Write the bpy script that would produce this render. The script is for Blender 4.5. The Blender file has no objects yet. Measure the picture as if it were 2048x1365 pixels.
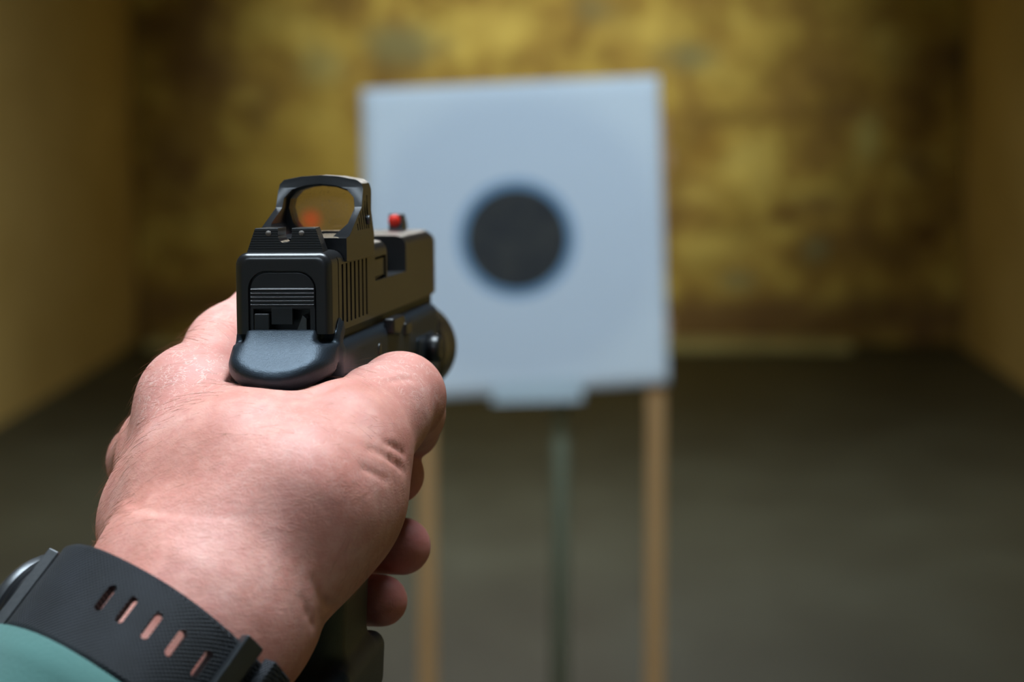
import bpy, bmesh, math, random
import numpy as np
from mathutils import Vector, Matrix

random.seed(7)
rng = np.random.default_rng(7)
S = bpy.context.scene
COL = S.collection

# ------------------------------------------------------------------ camera
FPX = 2048 * 85.0 / 36.0
CAM = Vector((0.0, 0.0, 1.60))
TILT = math.atan((682.5 - 180.0) / FPX)      # the room's horizon lies at y = 180
YAW = math.atan((1135.0 - 1024.0) / FPX)     # the room's axis lies at x = 1135
cam_rot = Matrix.Rotation(YAW, 3, 'Z') @ Matrix.Rotation(math.pi / 2 - TILT, 3, 'X')
cd = bpy.data.cameras.new('camera'); cam = bpy.data.objects.new('camera', cd); COL.objects.link(cam)
cam.matrix_world = Matrix.Translation(CAM) @ cam_rot.to_4x4()
cd.lens = 85.0; cd.sensor_width = 36.0; cd.clip_start = 0.01; cd.clip_end = 100
cd.dof.use_dof = True; cd.dof.focus_distance = 0.632; cd.dof.aperture_fstop = 12.5; cd.dof.aperture_blades = 0
S.camera = cam
RT, UP, FW = cam_rot @ Vector((1, 0, 0)), cam_rot @ Vector((0, 1, 0)), cam_rot @ Vector((0, 0, -1))

def pix(px, py, d):
    """point at camera depth d (metres) seen at pixel (px, py) of the 2048x1365 frame"""
    return CAM + d * ((px - 1024.0) / FPX * RT + (682.5 - py) / FPX * UP + FW)

def cdir(x, dep, up):
    return (RT * x + FW * dep + UP * up).normalized()

# ------------------------------------------------------------------ world, view
w = bpy.data.worlds.new('world'); S.world = w; w.use_nodes = True
w.node_tree.nodes['Background'].inputs[0].default_value = (0.02, 0.022, 0.025, 1)
w.node_tree.nodes['Background'].inputs[1].default_value = 1.0
S.view_settings.view_transform = 'Standard'; S.view_settings.look = 'None'
S.view_settings.exposure = 0.0; S.view_settings.gamma = 1.0
S.view_settings.use_curve_mapping = False
S.cycles.use_denoising = True
S.cycles.max_bounces = 7
S.cycles.use_adaptive_sampling = True; S.cycles.adaptive_threshold = 0.02

# lamps of the range and an added fill panel: (name, position, size, radiance, colour)
PANELS = [
    ((-0.12, 0.80, 2.86), (1.2, 0.75), 18.0, (0.78, 0.90, 1.0)),
    ((-0.55, -1.35, 2.86), (1.3, 0.5), 12.5, (0.72, 0.87, 1.0)),
    ((-0.30, 8.60, 2.86), (1.3, 1.0), 17.5, (1.0, 0.97, 0.90)),  # added unseen panel, general fill light for the down-range walls
]
SPOTS = [   # location, aim, watts, cone degrees, blend, colour, radius
    ((0.25, 2.7, 2.84), (-0.02, 4.8, 1.25), 175, 46, 0.7, (0.56, 0.77, 1.0), 0.06),
    ((-0.10, 11.6, 2.84), (-0.15, 15.2, 1.85), 340, 68, 1.0, (1.0, 0.96, 0.84), 0.06),
]

# ------------------------------------------------------------------ helpers
MM = 0.001
def tag(o, label=None, cat=None, group=None, kind=None):
    if label: o['label'] = label
    if cat: o['category'] = cat
    if group: o['group'] = group
    if kind: o['kind'] = kind
    return o

def link(name, me, mat=None, parent=None, smooth=False):
    o = bpy.data.objects.new(name, me); COL.objects.link(o)
    if mat is not None: me.materials.append(mat)
    if parent is not None: o.parent = parent
    if smooth:
        me.polygons.foreach_set('use_smooth', [True] * len(me.polygons))
    return o

def mesh(name, verts, faces):
    me = bpy.data.meshes.new(name); me.from_pydata([tuple(v) for v in verts], [], [tuple(f) for f in faces]); me.update()
    return me

def empty(name, mw=None):
    o = bpy.data.objects.new(name, None); COL.objects.link(o); o.empty_display_size = 0.02
    if mw is not None: o.matrix_world = mw
    return o

def fixn(me):
    bm = bmesh.new(); bm.from_mesh(me); bmesh.ops.recalc_face_normals(bm, faces=bm.faces); bm.to_mesh(me); bm.free()

def box_bm(x0, x1, y0, y1, z0, z1):
    v = [(x, y, z) for z in (z0, z1) for y in (y0, y1) for x in (x0, x1)]
    f = [(0, 2, 3, 1), (4, 5, 7, 6), (0, 1, 5, 4), (2, 6, 7, 3), (0, 4, 6, 2), (1, 3, 7, 5)]
    return v, f

def box_mesh(name, x0, x1, y0, y1, z0, z1, s=1.0):
    v, f = box_bm(x0 * s, x1 * s, y0 * s, y1 * s, z0 * s, z1 * s)
    return mesh(name, v, f)

def boxes_mesh(name, L, s=1.0):
    V, F = [], []
    for b in L:
        v, f = box_bm(*[c * s for c in b]); n = len(V); V += v; F += [tuple(i + n for i in q) for q in f]
    return mesh(name, V, F)

def prism_mesh(name, prof, a0, a1, axis='Y', s=1.0):
    """extrude a 2-D outline: axis Y takes (x,z) points, axis X takes (y,z), axis Z takes (x,y)"""
    def P(p, a):
        return {'Y': (p[0] * s, a * s, p[1] * s), 'X': (a * s, p[0] * s, p[1] * s), 'Z': (p[0] * s, p[1] * s, a * s)}[axis]
    n = len(prof)
    V = [P(p, a0) for p in prof] + [P(p, a1) for p in prof]
    F = [tuple(range(n)), tuple(range(2 * n - 1, n - 1, -1))] + [(i, (i + 1) % n, n + (i + 1) % n, n + i) for i in range(n)]
    me = mesh(name, V, F); fixn(me); return me

def loft_mesh(name, rings, cap=True, closed=True):
    n = len(rings[0]); V = [p for r in rings for p in r]; F = []
    for k in range(len(rings) - 1):
        for i in range(n if closed else n - 1):
            j = (i + 1) % n
            F.append((k * n + i, k * n + j, (k + 1) * n + j, (k + 1) * n + i))
    if cap:
        F.append(tuple(range(n))); F.append(tuple(range(len(V) - 1, len(V) - n - 1, -1)))
    me = mesh(name, V, F); fixn(me); return me

def tube_mesh(name, pts, rad, n=10):
    rings = []
    for k, p in enumerate(pts):
        p = Vector(p); t = (Vector(pts[min(k + 1, len(pts) - 1)]) - Vector(pts[max(k - 1, 0)])).normalized()
        a = t.orthogonal().normalized()
        if rings:
            a = (pa - t * pa.dot(t)).normalized()
        pa = a; b = t.cross(a); r = rad[k] if hasattr(rad, '__len__') else rad
        rings.append([p + r * (math.cos(2 * math.pi * i / n) * a + math.sin(2 * math.pi * i / n) * b) for i in range(n)])
    return loft_mesh(name, rings)

def lathe_mesh(name, prof, n=32, axis='Y', centre=(0, 0, 0), s=1.0, cap=True):
    """prof: list of (radius, along)"""
    c = centre; rings = []
    for r, a in prof:
        ring = []
        for i in range(n):
            t = 2 * math.pi * i / n; u, v = r * math.cos(t), r * math.sin(t)
            p = {'Y': (c[0] + u, c[1] + a, c[2] + v), 'X': (c[0] + a, c[1] + u, c[2] + v), 'Z': (c[0] + u, c[1] + v, c[2] + a)}[axis]
            ring.append(tuple(q * s for q in p))
        rings.append(ring)
    return loft_mesh(name, rings, cap)

def bake(o):
    bpy.context.view_layer.update()
    dg = bpy.context.evaluated_depsgraph_get()
    me = bpy.data.meshes.new_from_object(o.evaluated_get(dg)); o.modifiers.clear(); old = o.data; o.data = me
    bpy.data.meshes.remove(old)

def cut(o, meshes, op='DIFFERENCE'):
    for m in meshes:
        c = bpy.data.objects.new('cutter', m); COL.objects.link(c)
        c.matrix_world = o.matrix_world
        md = o.modifiers.new('b', 'BOOLEAN'); md.operation = op; md.object = c; md.solver = 'EXACT'
        bake(o); bpy.data.objects.remove(c)

def bevel(o, wdt, seg=2, ang=30):
    o.data.polygons.foreach_set('use_smooth', [True] * len(o.data.polygons))
    md = o.modifiers.new('bev', 'BEVEL'); md.width = wdt; md.segments = seg; md.limit_method = 'ANGLE'; md.angle_limit = math.radians(ang)
    wn = o.modifiers.new('wn', 'WEIGHTED_NORMAL'); wn.weight = 100; wn.keep_sharp = True
    bake(o)

# ---- signed distance modelling (surface nets)
class SDF:
    def __init__(s, lo, hi, h):
        s.h = h; s.lo = np.array(lo, float); s.n = np.ceil((np.array(hi) - s.lo) / h).astype(int) + 1
        s.F = np.full(tuple(s.n), 40.0, np.float32)
    def window(s, lo, hi):
        a = np.maximum(np.floor((np.array(lo) - s.lo) / s.h).astype(int), 0)
        b = np.minimum(np.ceil((np.array(hi) - s.lo) / s.h).astype(int) + 1, s.n)
        if np.any(b <= a): return None
        sl = tuple(slice(i, j) for i, j in zip(a, b))
        ax = [s.lo[i] + s.h * np.arange(a[i], b[i], dtype=np.float32) for i in range(3)]
        X, Y, Z = np.meshgrid(*ax, indexing='ij', sparse=True)
        return sl, X.astype(np.float32), Y.astype(np.float32), Z.astype(np.float32)
    def union(s, sl, D, k):
        A = s.F[sl]
        if k <= 0: s.F[sl] = np.minimum(A, D); return
        hh = np.clip(0.5 + 0.5 * (A - D) / k, 0, 1); s.F[sl] = A + (D - A) * hh - k * hh * (1 - hh)
    def sub(s, sl, D, k):
        A = s.F[sl]
        if k <= 0: s.F[sl] = np.maximum(A, -D); return
        hh = np.clip(0.5 - 0.5 * (A + D) / k, 0, 1); s.F[sl] = A + (-D - A) * hh + k * hh * (1 - hh)
    def cone(s, p, q, r0, r1, k, mode='u'):
        p, q = np.array(p, float), np.array(q, float); R = max(r0, r1) + k * 1.5 + 3
        W = s.window(np.minimum(p, q) - R, np.maximum(p, q) + R)
        if W is None: return
        sl, X, Y, Z = W; d = q - p; L2 = max(float(d @ d), 1e-9)
        t = np.clip(((X - p[0]) * d[0] + (Y - p[1]) * d[1] + (Z - p[2]) * d[2]) / L2, 0, 1)
        D = np.sqrt((X - p[0] - t * d[0]) ** 2 + (Y - p[1] - t * d[1]) ** 2 + (Z - p[2] - t * d[2]) ** 2) - (r0 + (r1 - r0) * t)
        (s.union if mode == 'u' else s.sub)(sl, D, k)
    def ell(s, c, R, rad, k, mode='u'):
        """ellipsoid: centre, 3 row axes, radii"""
        c = np.array(c, float); m = max(rad) + k * 1.5 + 3; W = s.window(c - m, c + m)
        if W is None: return
        sl, X, Y, Z = W; q = 0; g = 0
        for i in range(3):
            u = (X - c[0]) * R[i][0] + (Y - c[1]) * R[i][1] + (Z - c[2]) * R[i][2]
            q = q + (u / rad[i]) ** 2; g = g + (u / rad[i] ** 2) ** 2
        k0 = np.sqrt(q); k1 = np.sqrt(g) + 1e-6; D = k0 * (k0 - 1) / k1
        (s.union if mode == 'u' else s.sub)(sl, D, k)
    def fun(s, lo, hi, fn, k, mode='u'):
        W = s.window(lo, hi)
        if W is None: return
        sl, X, Y, Z = W; D = fn(X, Y, Z)
        (s.union if mode == 'u' else s.sub)(sl, D, k)
    def nets(s):
        F = s.F; I = F < 0; n = np.array(F.shape)
        cn = n - 1; acc = np.zeros(tuple(cn) + (3,), np.float32); cnt = np.zeros(tuple(cn), np.float32)
        for ax in range(3):
            o = [i for i in range(3) if i != ax]
            for a in (0, 1):
                for b in (0, 1):
                    st = [slice(0, cn[i]) for i in range(3)]; st2 = list(st)
                    st[o[0]] = slice(a, a + cn[o[0]]); st[o[1]] = slice(b, b + cn[o[1]])
                    st2 = list(st); st2[ax] = slice(1, 1 + cn[ax])
                    A, B = F[tuple(st)], F[tuple(st2)]; c = (A < 0) != (B < 0)
                    t = np.where(c, A / np.where(c, A - B, 1), 0)
                    off = np.zeros(3, np.float32); off[o[0]] = a; off[o[1]] = b
                    for i in range(3):
                        acc[..., i] += np.where(c, (t if i == ax else off[i]), 0)
                    cnt += c
        act = cnt > 0; idx = np.full(tuple(cn), -1, np.int64); idx[act] = np.arange(int(act.sum()))
        cell = np.argwhere(act); V = (cell + acc[act] / cnt[act][:, None]) * s.h + s.lo
        Q = []
        for ax in range(3):
            o = [(ax + 1) % 3, (ax + 2) % 3]
            st = [slice(1, cn[i]) for i in range(3)]; st[ax] = slice(0, cn[ax]); st2 = list(st); st2[ax] = slice(1, cn[ax] + 1)
            A, B = I[tuple(st)], I[tuple(st2)]
            for flip, msk in ((False, A & ~B), (True, ~A & B)):
                e = np.argwhere(msk)
                if not len(e): continue
                e[:, o[0]] += 1; e[:, o[1]] += 1
                def at(d0, d1):
                    f = e.copy(); f[:, o[0]] -= d0; f[:, o[1]] -= d1; return idx[f[:, 0], f[:, 1], f[:, 2]]
                q = np.stack([at(1, 1), at(0, 1), at(0, 0), at(1, 0)], 1)
                Q.append(q[:, ::-1] if flip else q)
        return V, np.concatenate(Q)

def np_mesh(name, V, Q):
    me = bpy.data.meshes.new(name); me.vertices.add(len(V)); me.vertices.foreach_set('co', np.asarray(V, np.float32).ravel())
    me.loops.add(len(Q) * 4); me.loops.foreach_set('vertex_index', Q.ravel().astype(np.int32))
    me.polygons.add(len(Q)); me.polygons.foreach_set('loop_start', np.arange(0, len(Q) * 4, 4, dtype=np.int32))
    me.polygons.foreach_set('use_smooth', np.ones(len(Q), bool))
    me.update(); me.validate(); return me

# ---- materials
def mat(name):
    m = bpy.data.materials.new(name); m.use_nodes = True; nt = m.node_tree
    return m, nt, nt.nodes['Principled BSDF']
def N(nt, t, **kw):
    n = nt.nodes.new(t)
    for k, v in kw.items():
        if k.startswith('i_'):
            n.inputs[k[2:].replace('_', ' ')].default_value = v
        else: setattr(n, k, v)
    return n
def ramp(nt, fac, stops, interp='LINEAR'):
    r = nt.nodes.new('ShaderNodeValToRGB'); r.color_ramp.interpolation = interp; e = r.color_ramp.elements
    while len(e) < len(stops): e.new(0.5)
    for q, (p, c) in zip(e, stops): q.position = p; q.color = c if len(c) == 4 else (*c, 1)
    nt.links.new(fac, r.inputs[0]); return r.outputs[0]
def mix(nt, f, a, b, mode='MIX'):
    m = nt.nodes.new('ShaderNodeMix'); m.data_type = 'RGBA'; m.blend_type = mode
    for s_, v in ((m.inputs[0], f), (m.inputs[6], a), (m.inputs[7], b)):
        if hasattr(v, 'is_output'): nt.links.new(v, s_)
        elif isinstance(v, (int, float)): s_.default_value = v
        else: s_.default_value = v if len(v) == 4 else (*v, 1)
    return m.outputs[2]
def mth(nt, op, a, b=None, c=None):
    m = nt.nodes.new('ShaderNodeMath'); m.operation = op
    for s_, v in zip(m.inputs, (a, b, c)):
        if v is None: continue
        if hasattr(v, 'is_output'): nt.links.new(v, s_)
        else: s_.default_value = v
    return m.outputs[0]
def objco(nt):
    return nt.nodes.new('ShaderNodeTexCoord').outputs['Object']
def noise(nt, co, scale, detail=3, rough=0.5, dist=0.0):
    n = N(nt, 'ShaderNodeTexNoise', i_Scale=scale, i_Detail=detail, i_Roughness=rough, i_Distortion=dist)
    nt.links.new(co, n.inputs['Vector']); return n.outputs['Fac']
def mapping(nt, co, sc=(1, 1, 1), rot=(0, 0, 0), loc=(0, 0, 0)):
    m = N(nt, 'ShaderNodeMapping'); m.inputs['Scale'].default_value = sc; m.inputs['Rotation'].default_value = rot; m.inputs['Location'].default_value = loc
    nt.links.new(co, m.inputs['Vector']); return m.outputs[0]
def bump(nt, b, h, strength, dist, prev=None):
    n = N(nt, 'ShaderNodeBump', i_Strength=strength, i_Distance=dist); nt.links.new(h, n.inputs['Height'])
    if prev is not None: nt.links.new(prev, n.inputs['Normal'])
    nt.links.new(n.outputs[0], b.inputs['Normal']); return n.outputs[0]

def simple(name, col, rough=0.5, metal=0.0, nscale=None, namt=0.25, bscale=None, bstr=0.2, bdist=0.0002, spec=0.5):
    m, nt, b = mat(name); co = objco(nt)
    b.inputs['Roughness'].default_value = rough; b.inputs['Metallic'].default_value = metal; b.inputs['Specular IOR Level'].default_value = spec
    if nscale:
        f = noise(nt, co, nscale, 4)
        c = mix(nt, f, tuple(x * (1 - namt) for x in col), tuple(min(1, x * (1 + namt)) for x in col))
        nt.links.new(c, b.inputs['Base Color'])
    else: b.inputs['Base Color'].default_value = (*col, 1)
    if bscale:
        bump(nt, b, noise(nt, co, bscale, 2), bstr, bdist)
    return m

M_steel = simple('black_nitride_steel', (0.014, 0.014, 0.015), 0.28, 0.0, 260, 0.2, 5000, 0.06, 0.0001, 0.75)
M_steel_flat = simple('black_cover_plastic', (0.016, 0.018, 0.021), 0.42, 0.0, 260, 0.2, 4000, 0.1, 0.0001)
M_alu = simple('black_anodised_aluminium', (0.010, 0.011, 0.013), 0.26, 0.0, 200, 0.2, 6000, 0.05, 0.0001, 0.7)
M_poly = simple('black_polymer', (0.017, 0.022, 0.029), 0.42, 0.0, 500, 0.25, 3000, 0.5, 0.0002, 0.5)
M_poly.node_tree.nodes['Principled BSDF'].inputs['Specular Tint'].default_value = (0.62, 0.82, 1.0, 1)  # blue reflection of the cool light put into the polymer's sheen
M_hole = simple('dark_bore', (0.003, 0.003, 0.003), 0.7, 0.0, 200, spec=0.1)
M_rib = simple('polished_plastic_edge', (0.03, 0.033, 0.037), 0.2, 0.0, 300, .1, spec=0.9)
M_pin = simple('worn_grey_steel', (0.10, 0.105, 0.11), 0.35, 0.7, 900, 0.3)
M_dot = simple('sight_dot_paint', (0.18, 0.16, 0.14), 0.6, 0, 800)
M_red = simple('red_fibre_rod', (0.85, 0.03, 0.012), 0.3, 0, 500, 0.1)

# ================================================================== SETTING
XL, XR, YB, YF, ZC = -2.72, 2.47, 15.2, -3.0, 2.9
def struct(o): o['kind'] = 'structure'; return o

def wall_px(px, py):   # where a pixel's ray meets the back wall: (x, z)
    r = (px - 1024) / FPX * RT + (682.5 - py) / FPX * UP + FW; t = YB / r.y; p = CAM + r * t
    return p.x, p.z

# back wall: shot-up mustard boards with stains and broad lighter and darker patches
m_back, nt, b = mat('pitted_mustard_boards'); co = objco(nt)
b.inputs['Roughness'].default_value = 0.85
n1 = noise(nt, mapping(nt, co, (1, 1, 1.0)), 2.3, 4, 0.6, 0.4)
n2 = noise(nt, mapping(nt, co, (1, 1, 1.1), loc=(3, 1, 7)), 6.0, 4, 0.6, 0.2)
c = ramp(nt, n1, [(0.30, (0.20, 0.122, 0.034)), (0.46, (0.42, 0.285, 0.060)), (0.58, (0.61, 0.465, 0.098)), (0.72, (0.80, 0.68, 0.18))])
c = mix(nt, mth(nt, 'MULTIPLY', ramp(nt, n2, [(0.36, (1, 1, 1)), (0.52, (0, 0, 0))]), 0.45), c, (0.16, 0.085, 0.015))
sep = N(nt, 'ShaderNodeSeparateXYZ'); nt.links.new(co, sep.inputs[0])
wob = noise(nt, co, 5.0, 3)
def blob(cin, px, py, rx, ry, col, amt=1.0, soft=0.8):
    x, z = wall_px(px, py); k = YB / FPX
    u = mth(nt, 'DIVIDE', mth(nt, 'SUBTRACT', sep.outputs[0], x), rx * k); v = mth(nt, 'DIVIDE', mth(nt, 'SUBTRACT', sep.outputs[2], z), ry * k)
    d = mth(nt, 'SQRT', mth(nt, 'ADD', mth(nt, 'MULTIPLY', u, u), mth(nt, 'MULTIPLY', v, v)))
    d = mth(nt, 'ADD', d, mth(nt, 'MULTIPLY', mth(nt, 'SUBTRACT', wob, 0.5), 1.2))
    f = ramp(nt, d, [(max(0, 1 - soft), (amt,) * 3), (1.0, (0, 0, 0))])
    return mix(nt, f, cin, col)
BR, DK, YE, GR = (0.20, 0.118, 0.042), (0.10, 0.072, 0.036), (0.80, 0.65, 0.16), (0.28, 0.29, 0.14)
for args in [
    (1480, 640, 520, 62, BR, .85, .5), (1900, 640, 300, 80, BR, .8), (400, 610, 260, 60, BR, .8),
    (800, 90, 110, 60, GR, .8), (1380, 110, 80, 45, GR, .8), (1190, 20, 60, 40, GR, .5), (640, 130, 60, 60, GR, .6),
    (1570, 435, 45, 22, (0.13, 0.04, 0.008), .9), (1640, 410, 70, 30, BR, .7), (1635, 500, 36, 36, GR, .8), (1470, 560, 60, 26, GR, .7),
    (1680, 220, 60, 30, BR, .7), (1480, 235, 130, 26, (0.20, 0.12, 0.02), .7), (1420, 300, 70, 50, (0.34, 0.2, 0.03), .6),
    (1855, 470, 34, 24, (0.12, 0.05, 0.012), .9), (1835, 330, 50, 50, BR, .8), (1900, 120, 160, 90, BR, .7), (1930, 110, 40, 40, DK, .8),
    (1735, 270, 30, 60, (0.62, 0.62, 0.22), .8), (1420, 500, 100, 50, YE, .7), (1500, 340, 90, 40, YE, .6), (1400, 390, 60, 30, YE, .6),
    (1290, 60, 120, 40, YE, .5), (1000, 60, 100, 60, YE, .6), (500, 190, 60, 24, YE, .5), (520, 240, 34, 34, DK, .5), (560, 340, 90, 40, YE, .45),
    (600, 380, 210, 230, (0.62, 0.46, 0.085), .7), (620, 420, 60, 60, (0.36, 0.23, 0.04), .5), (390, 110, 90, 160, BR, .75), (350, 340, 70, 120, BR, .6), (450, 130, 60, 60, BR, .6),
]:
    c = blob(c, *args)
nt.links.new(c, b.inputs['Base Color'])
bump(nt, b, noise(nt, co, 30, 4), 0.5, 0.02)

m_side, nt, b = mat('mustard_painted_plaster'); co = objco(nt)
b.inputs['Roughness'].default_value = 0.8
nt.links.new(ramp(nt, noise(nt, mapping(nt, co, (1, .5, 1)), 1.6, 4, 0.5), [(0.3, (0.58, 0.435, 0.15)), (0.7, (0.72, 0.56, 0.22))]), b.inputs['Base Color'])
bump(nt, b, noise(nt, co, 20, 3), 0.3, 0.01)

m_floor, nt, b = mat('dark_olive_rubber_floor'); co = objco(nt)
b.inputs['Roughness'].default_value = 0.65
nt.links.new(ramp(nt, noise(nt, mapping(nt, co, (1, .6, 1)), 1.9, 5, 0.6), [(0.28, (0.042, 0.045, 0.030)), (0.5, (0.058, 0.063, 0.043)), (0.75, (0.078, 0.088, 0.064))]), b.inputs['Base Color'])
bump(nt, b, noise(nt, co, 60, 3), 0.3, 0.004)

m_ceil = simple('dark_ceiling_boards', (0.16, 0.14, 0.10), 0.85, 0, 4.0, 0.2, 40, 0.3, 0.004)
m_front = simple('off_white_plaster', (0.30, 0.31, 0.32), 0.8, 0, 3.0, 0.08, 40, 0.2, 0.003)

T = 0.1
struct(link('floor', box_mesh('floor', XL - T, XR + T, YF - T, YB + T, -T, 0), m_floor))
struct(link('ceiling', box_mesh('ceiling', XL - T, XR + T, YF - T, YB + T, ZC, ZC + T), m_ceil))
struct(link('wall_left', box_mesh('wall_left', XL - T, XL, YF - T, YB + T, 0, ZC), m_side))
struct(link('wall_right', box_mesh('wall_right', XR, XR + T, YF - T, YB + T, 0, ZC), m_side))
struct(link('wall_front', box_mesh('wall_front', XL, XR, YF - T, YF, 0, ZC), m_front))
# the back wall has a rough, pitted relief
nx, nz = 150, 84
V = []; ph = rng.uniform(0, 6.28, (14, 2)); fq = rng.uniform(3, 14, (14, 2)); am = rng.uniform(.002, .006, 14)
for j in range(nz + 1):
    for i in range(nx + 1):
        x = XL + (XR - XL) * i / nx; z = ZC * j / nz
        d = sum(a * math.sin(f[0] * x + p[0]) * math.sin(f[1] * z + p[1]) for a, f, p in zip(am, fq, ph))
        V.append((x, YB - max(-0.03, d), z))
F = [(j * (nx + 1) + i, j * (nx + 1) + i + 1, (j + 1) * (nx + 1) + i + 1, (j + 1) * (nx + 1) + i) for j in range(nz) for i in range(nx)]
n0 = len(V); rim = [0, nx, (nx + 1) * (nz + 1) - 1, nz * (nx + 1)]
wb = link('wall_back', mesh('wall_back', V, F), m_back, smooth=True); struct(wb)
md = wb.modifiers.new('s', 'SOLIDIFY'); md.thickness = 0.08; md.offset = -1; bake(wb)
# pale timber sill lying along the foot of the back wall
m_sill = simple('pale_dusty_timber', (0.62, 0.58, 0.24), 0.8, 0, 6, 0.35, 60, 0.3, 0.004)
o = struct(link('trim_1', box_mesh('trim_1', -2.6, 1.75, YB - 0.42, YB - 0.06, 0.0, 0.05), m_sill)); bevel(o, 0.008)

# ceiling lamps of the range and the added fill panel
m_lampbody = simple('lamp_white_metal', (0.6, 0.6, 0.6), 0.4, 0, 5, 0.05)
def emit(name, col, st):
    m, nt, b = mat(name); b.inputs['Base Color'].default_value = (.8, .8, .8, 1)
    b.inputs['Emission Color'].default_value = (*col, 1); b.inputs['Emission Strength'].default_value = st; return m
for i, (p, sz, rad, colr) in enumerate(PANELS):
    r = empty('ceiling_panel_lamp', Matrix.Translation(p))
    tag(r, ['flat cool white ceiling lamp above the pistol', 'flat cool white ceiling lamp behind the shooter near the entrance', 'added unseen warm white fill panel halfway down the range'][i], 'lamp', 'panel lamps of the shooting range')
    a, q = sz[0] / 2, sz[1] / 2
    link('diffuser', box_mesh('diffuser', -a + .02, a - .02, -q + .02, q - .02, 0.0, 0.01), emit('panel_light', colr, rad), r)
    link('lamp_frame', boxes_mesh('lamp_frame', [(-a, a, -q, -q + .02, -.005, .04), (-a, a, q - .02, q, -.005, .04), (-a, -a + .02, -q + .02, q - .02, -.005, .04), (a - .02, a, -q + .02, q - .02, -.005, .04)]), m_lampbody, r)
for i, (p, aim, wt, cone, bl, colr, rad) in enumerate(SPOTS):
    r = empty('spot_lamp', Matrix.Translation(p)); tag(r, ['ceiling spot lamp turned on the paper target', 'ceiling spot lamp washing the mottled back wall'][i], 'lamp', 'spot lamps of the shooting range')
    dr = (Vector(aim) - Vector(p)).normalized(); q = dr.to_track_quat('-Z', 'Y')
    h = link('lamp_can', lathe_mesh('lamp_can', [(.045, .09), (.05, .085), (.055, -.04), (.05, -.04), (.045, .07)], 24, 'Z', cap=False), m_lampbody, r, True); h.rotation_euler = q.to_euler()
    link('mount', lathe_mesh('mount', [(.02, .0), (.02, .06), (.05, .06)], 16, 'Z'), m_lampbody, r, True)
    ld = bpy.data.lights.new('spot', 'SPOT'); ld.energy = wt; ld.spot_size = math.radians(cone); ld.spot_blend = bl; ld.color = colr; ld.shadow_soft_size = rad
    lo = bpy.data.objects.new('spot_light', ld); COL.objects.link(lo); lo.parent = r; lo.rotation_euler = q.to_euler(); lo.location = dr * 0.06

# ================================================================== TARGET
DT = 4.80
tc = pix(1033, 478, DT)
# paper in the upright plane through its black disc
def tpx(px, py, y=tc.y):
    r = (px - 1024) / FPX * RT + (682.5 - py) / FPX * UP + FW; t = y / r.y; p = CAM + r * t
    return p.x - tc.x, p.z - tc.z
kpx = DT / FPX
m_paper, nt, b = mat('target_paper'); co = objco(nt); b.inputs['Roughness'].default_value = 0.75
sep = N(nt, 'ShaderNodeSeparateXYZ'); nt.links.new(co, sep.inputs[0])
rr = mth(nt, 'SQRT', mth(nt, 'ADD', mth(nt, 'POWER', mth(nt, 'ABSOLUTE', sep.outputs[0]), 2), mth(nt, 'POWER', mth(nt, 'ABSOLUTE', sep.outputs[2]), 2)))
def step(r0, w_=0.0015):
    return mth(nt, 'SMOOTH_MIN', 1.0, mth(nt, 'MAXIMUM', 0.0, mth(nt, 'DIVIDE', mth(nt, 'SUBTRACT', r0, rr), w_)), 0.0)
c = mix(nt, step(330 * kpx, 0.07), (0.82, 0.83, 0.82), (0.72, 0.74, 0.76))
c = mix(nt, step(122 * kpx, 0.006), c, (0.22, 0.36, 0.50))  # blue lens fringe round the black disc, painted into the paper colour
blk = ramp(nt, noise(nt, co, 26, 3, .6), [(0.35, (0.018, 0.017, 0.018)), (0.7, (0.055, 0.048, 0.036))])
c = mix(nt, step(104 * kpx), c, blk)
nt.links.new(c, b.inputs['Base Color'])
bump(nt, b, noise(nt, co, 9, 2), 0.25, 0.01)
cor = [tpx(722, 179), tpx(1317, 151), tpx(1337, 768), tpx(736, 806)]   # TL TR BR BL
n = 24; V = []; F = []
for j in range(n + 1):
    for i in range(n + 1):
        u, v = i / n, j / n
        x = (cor[0][0] * (1 - u) + cor[1][0] * u) * (1 - v) + (cor[3][0] * (1 - u) + cor[2][0] * u) * v
        z = (cor[0][1] * (1 - u) + cor[1][1] * u) * (1 - v) + (cor[3][1] * (1 - u) + cor[2][1] * u) * v
        V.append((x, 0.006 * math.sin(3.0 * u + 1.0) * math.cos(2.2 * v) - 0.004 * v * v, z))
for j in range(n):
    for i in range(n):
        a = j * (n + 1) + i; F.append((a, a + n + 1, a + n + 2, a + 1))
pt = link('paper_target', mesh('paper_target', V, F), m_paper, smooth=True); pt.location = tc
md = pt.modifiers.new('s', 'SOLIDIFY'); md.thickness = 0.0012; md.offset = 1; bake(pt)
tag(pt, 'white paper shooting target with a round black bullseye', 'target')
# masking tape tab hanging under the sheet
m_tape = simple('pale_masking_tape', (0.62, 0.68, 0.68), 0.6, 0, 20, 0.08)
xa, za = tpx(985, 802); xb, zb = tpx(1165, 788)
tp = link('tape_strip', prism_mesh('tape_strip', [(xa, za - .004), (xb, zb - .013), (xb, zb + .035), (xa, za + .035)], -0.0110, -0.0095), m_tape, pt)
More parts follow.
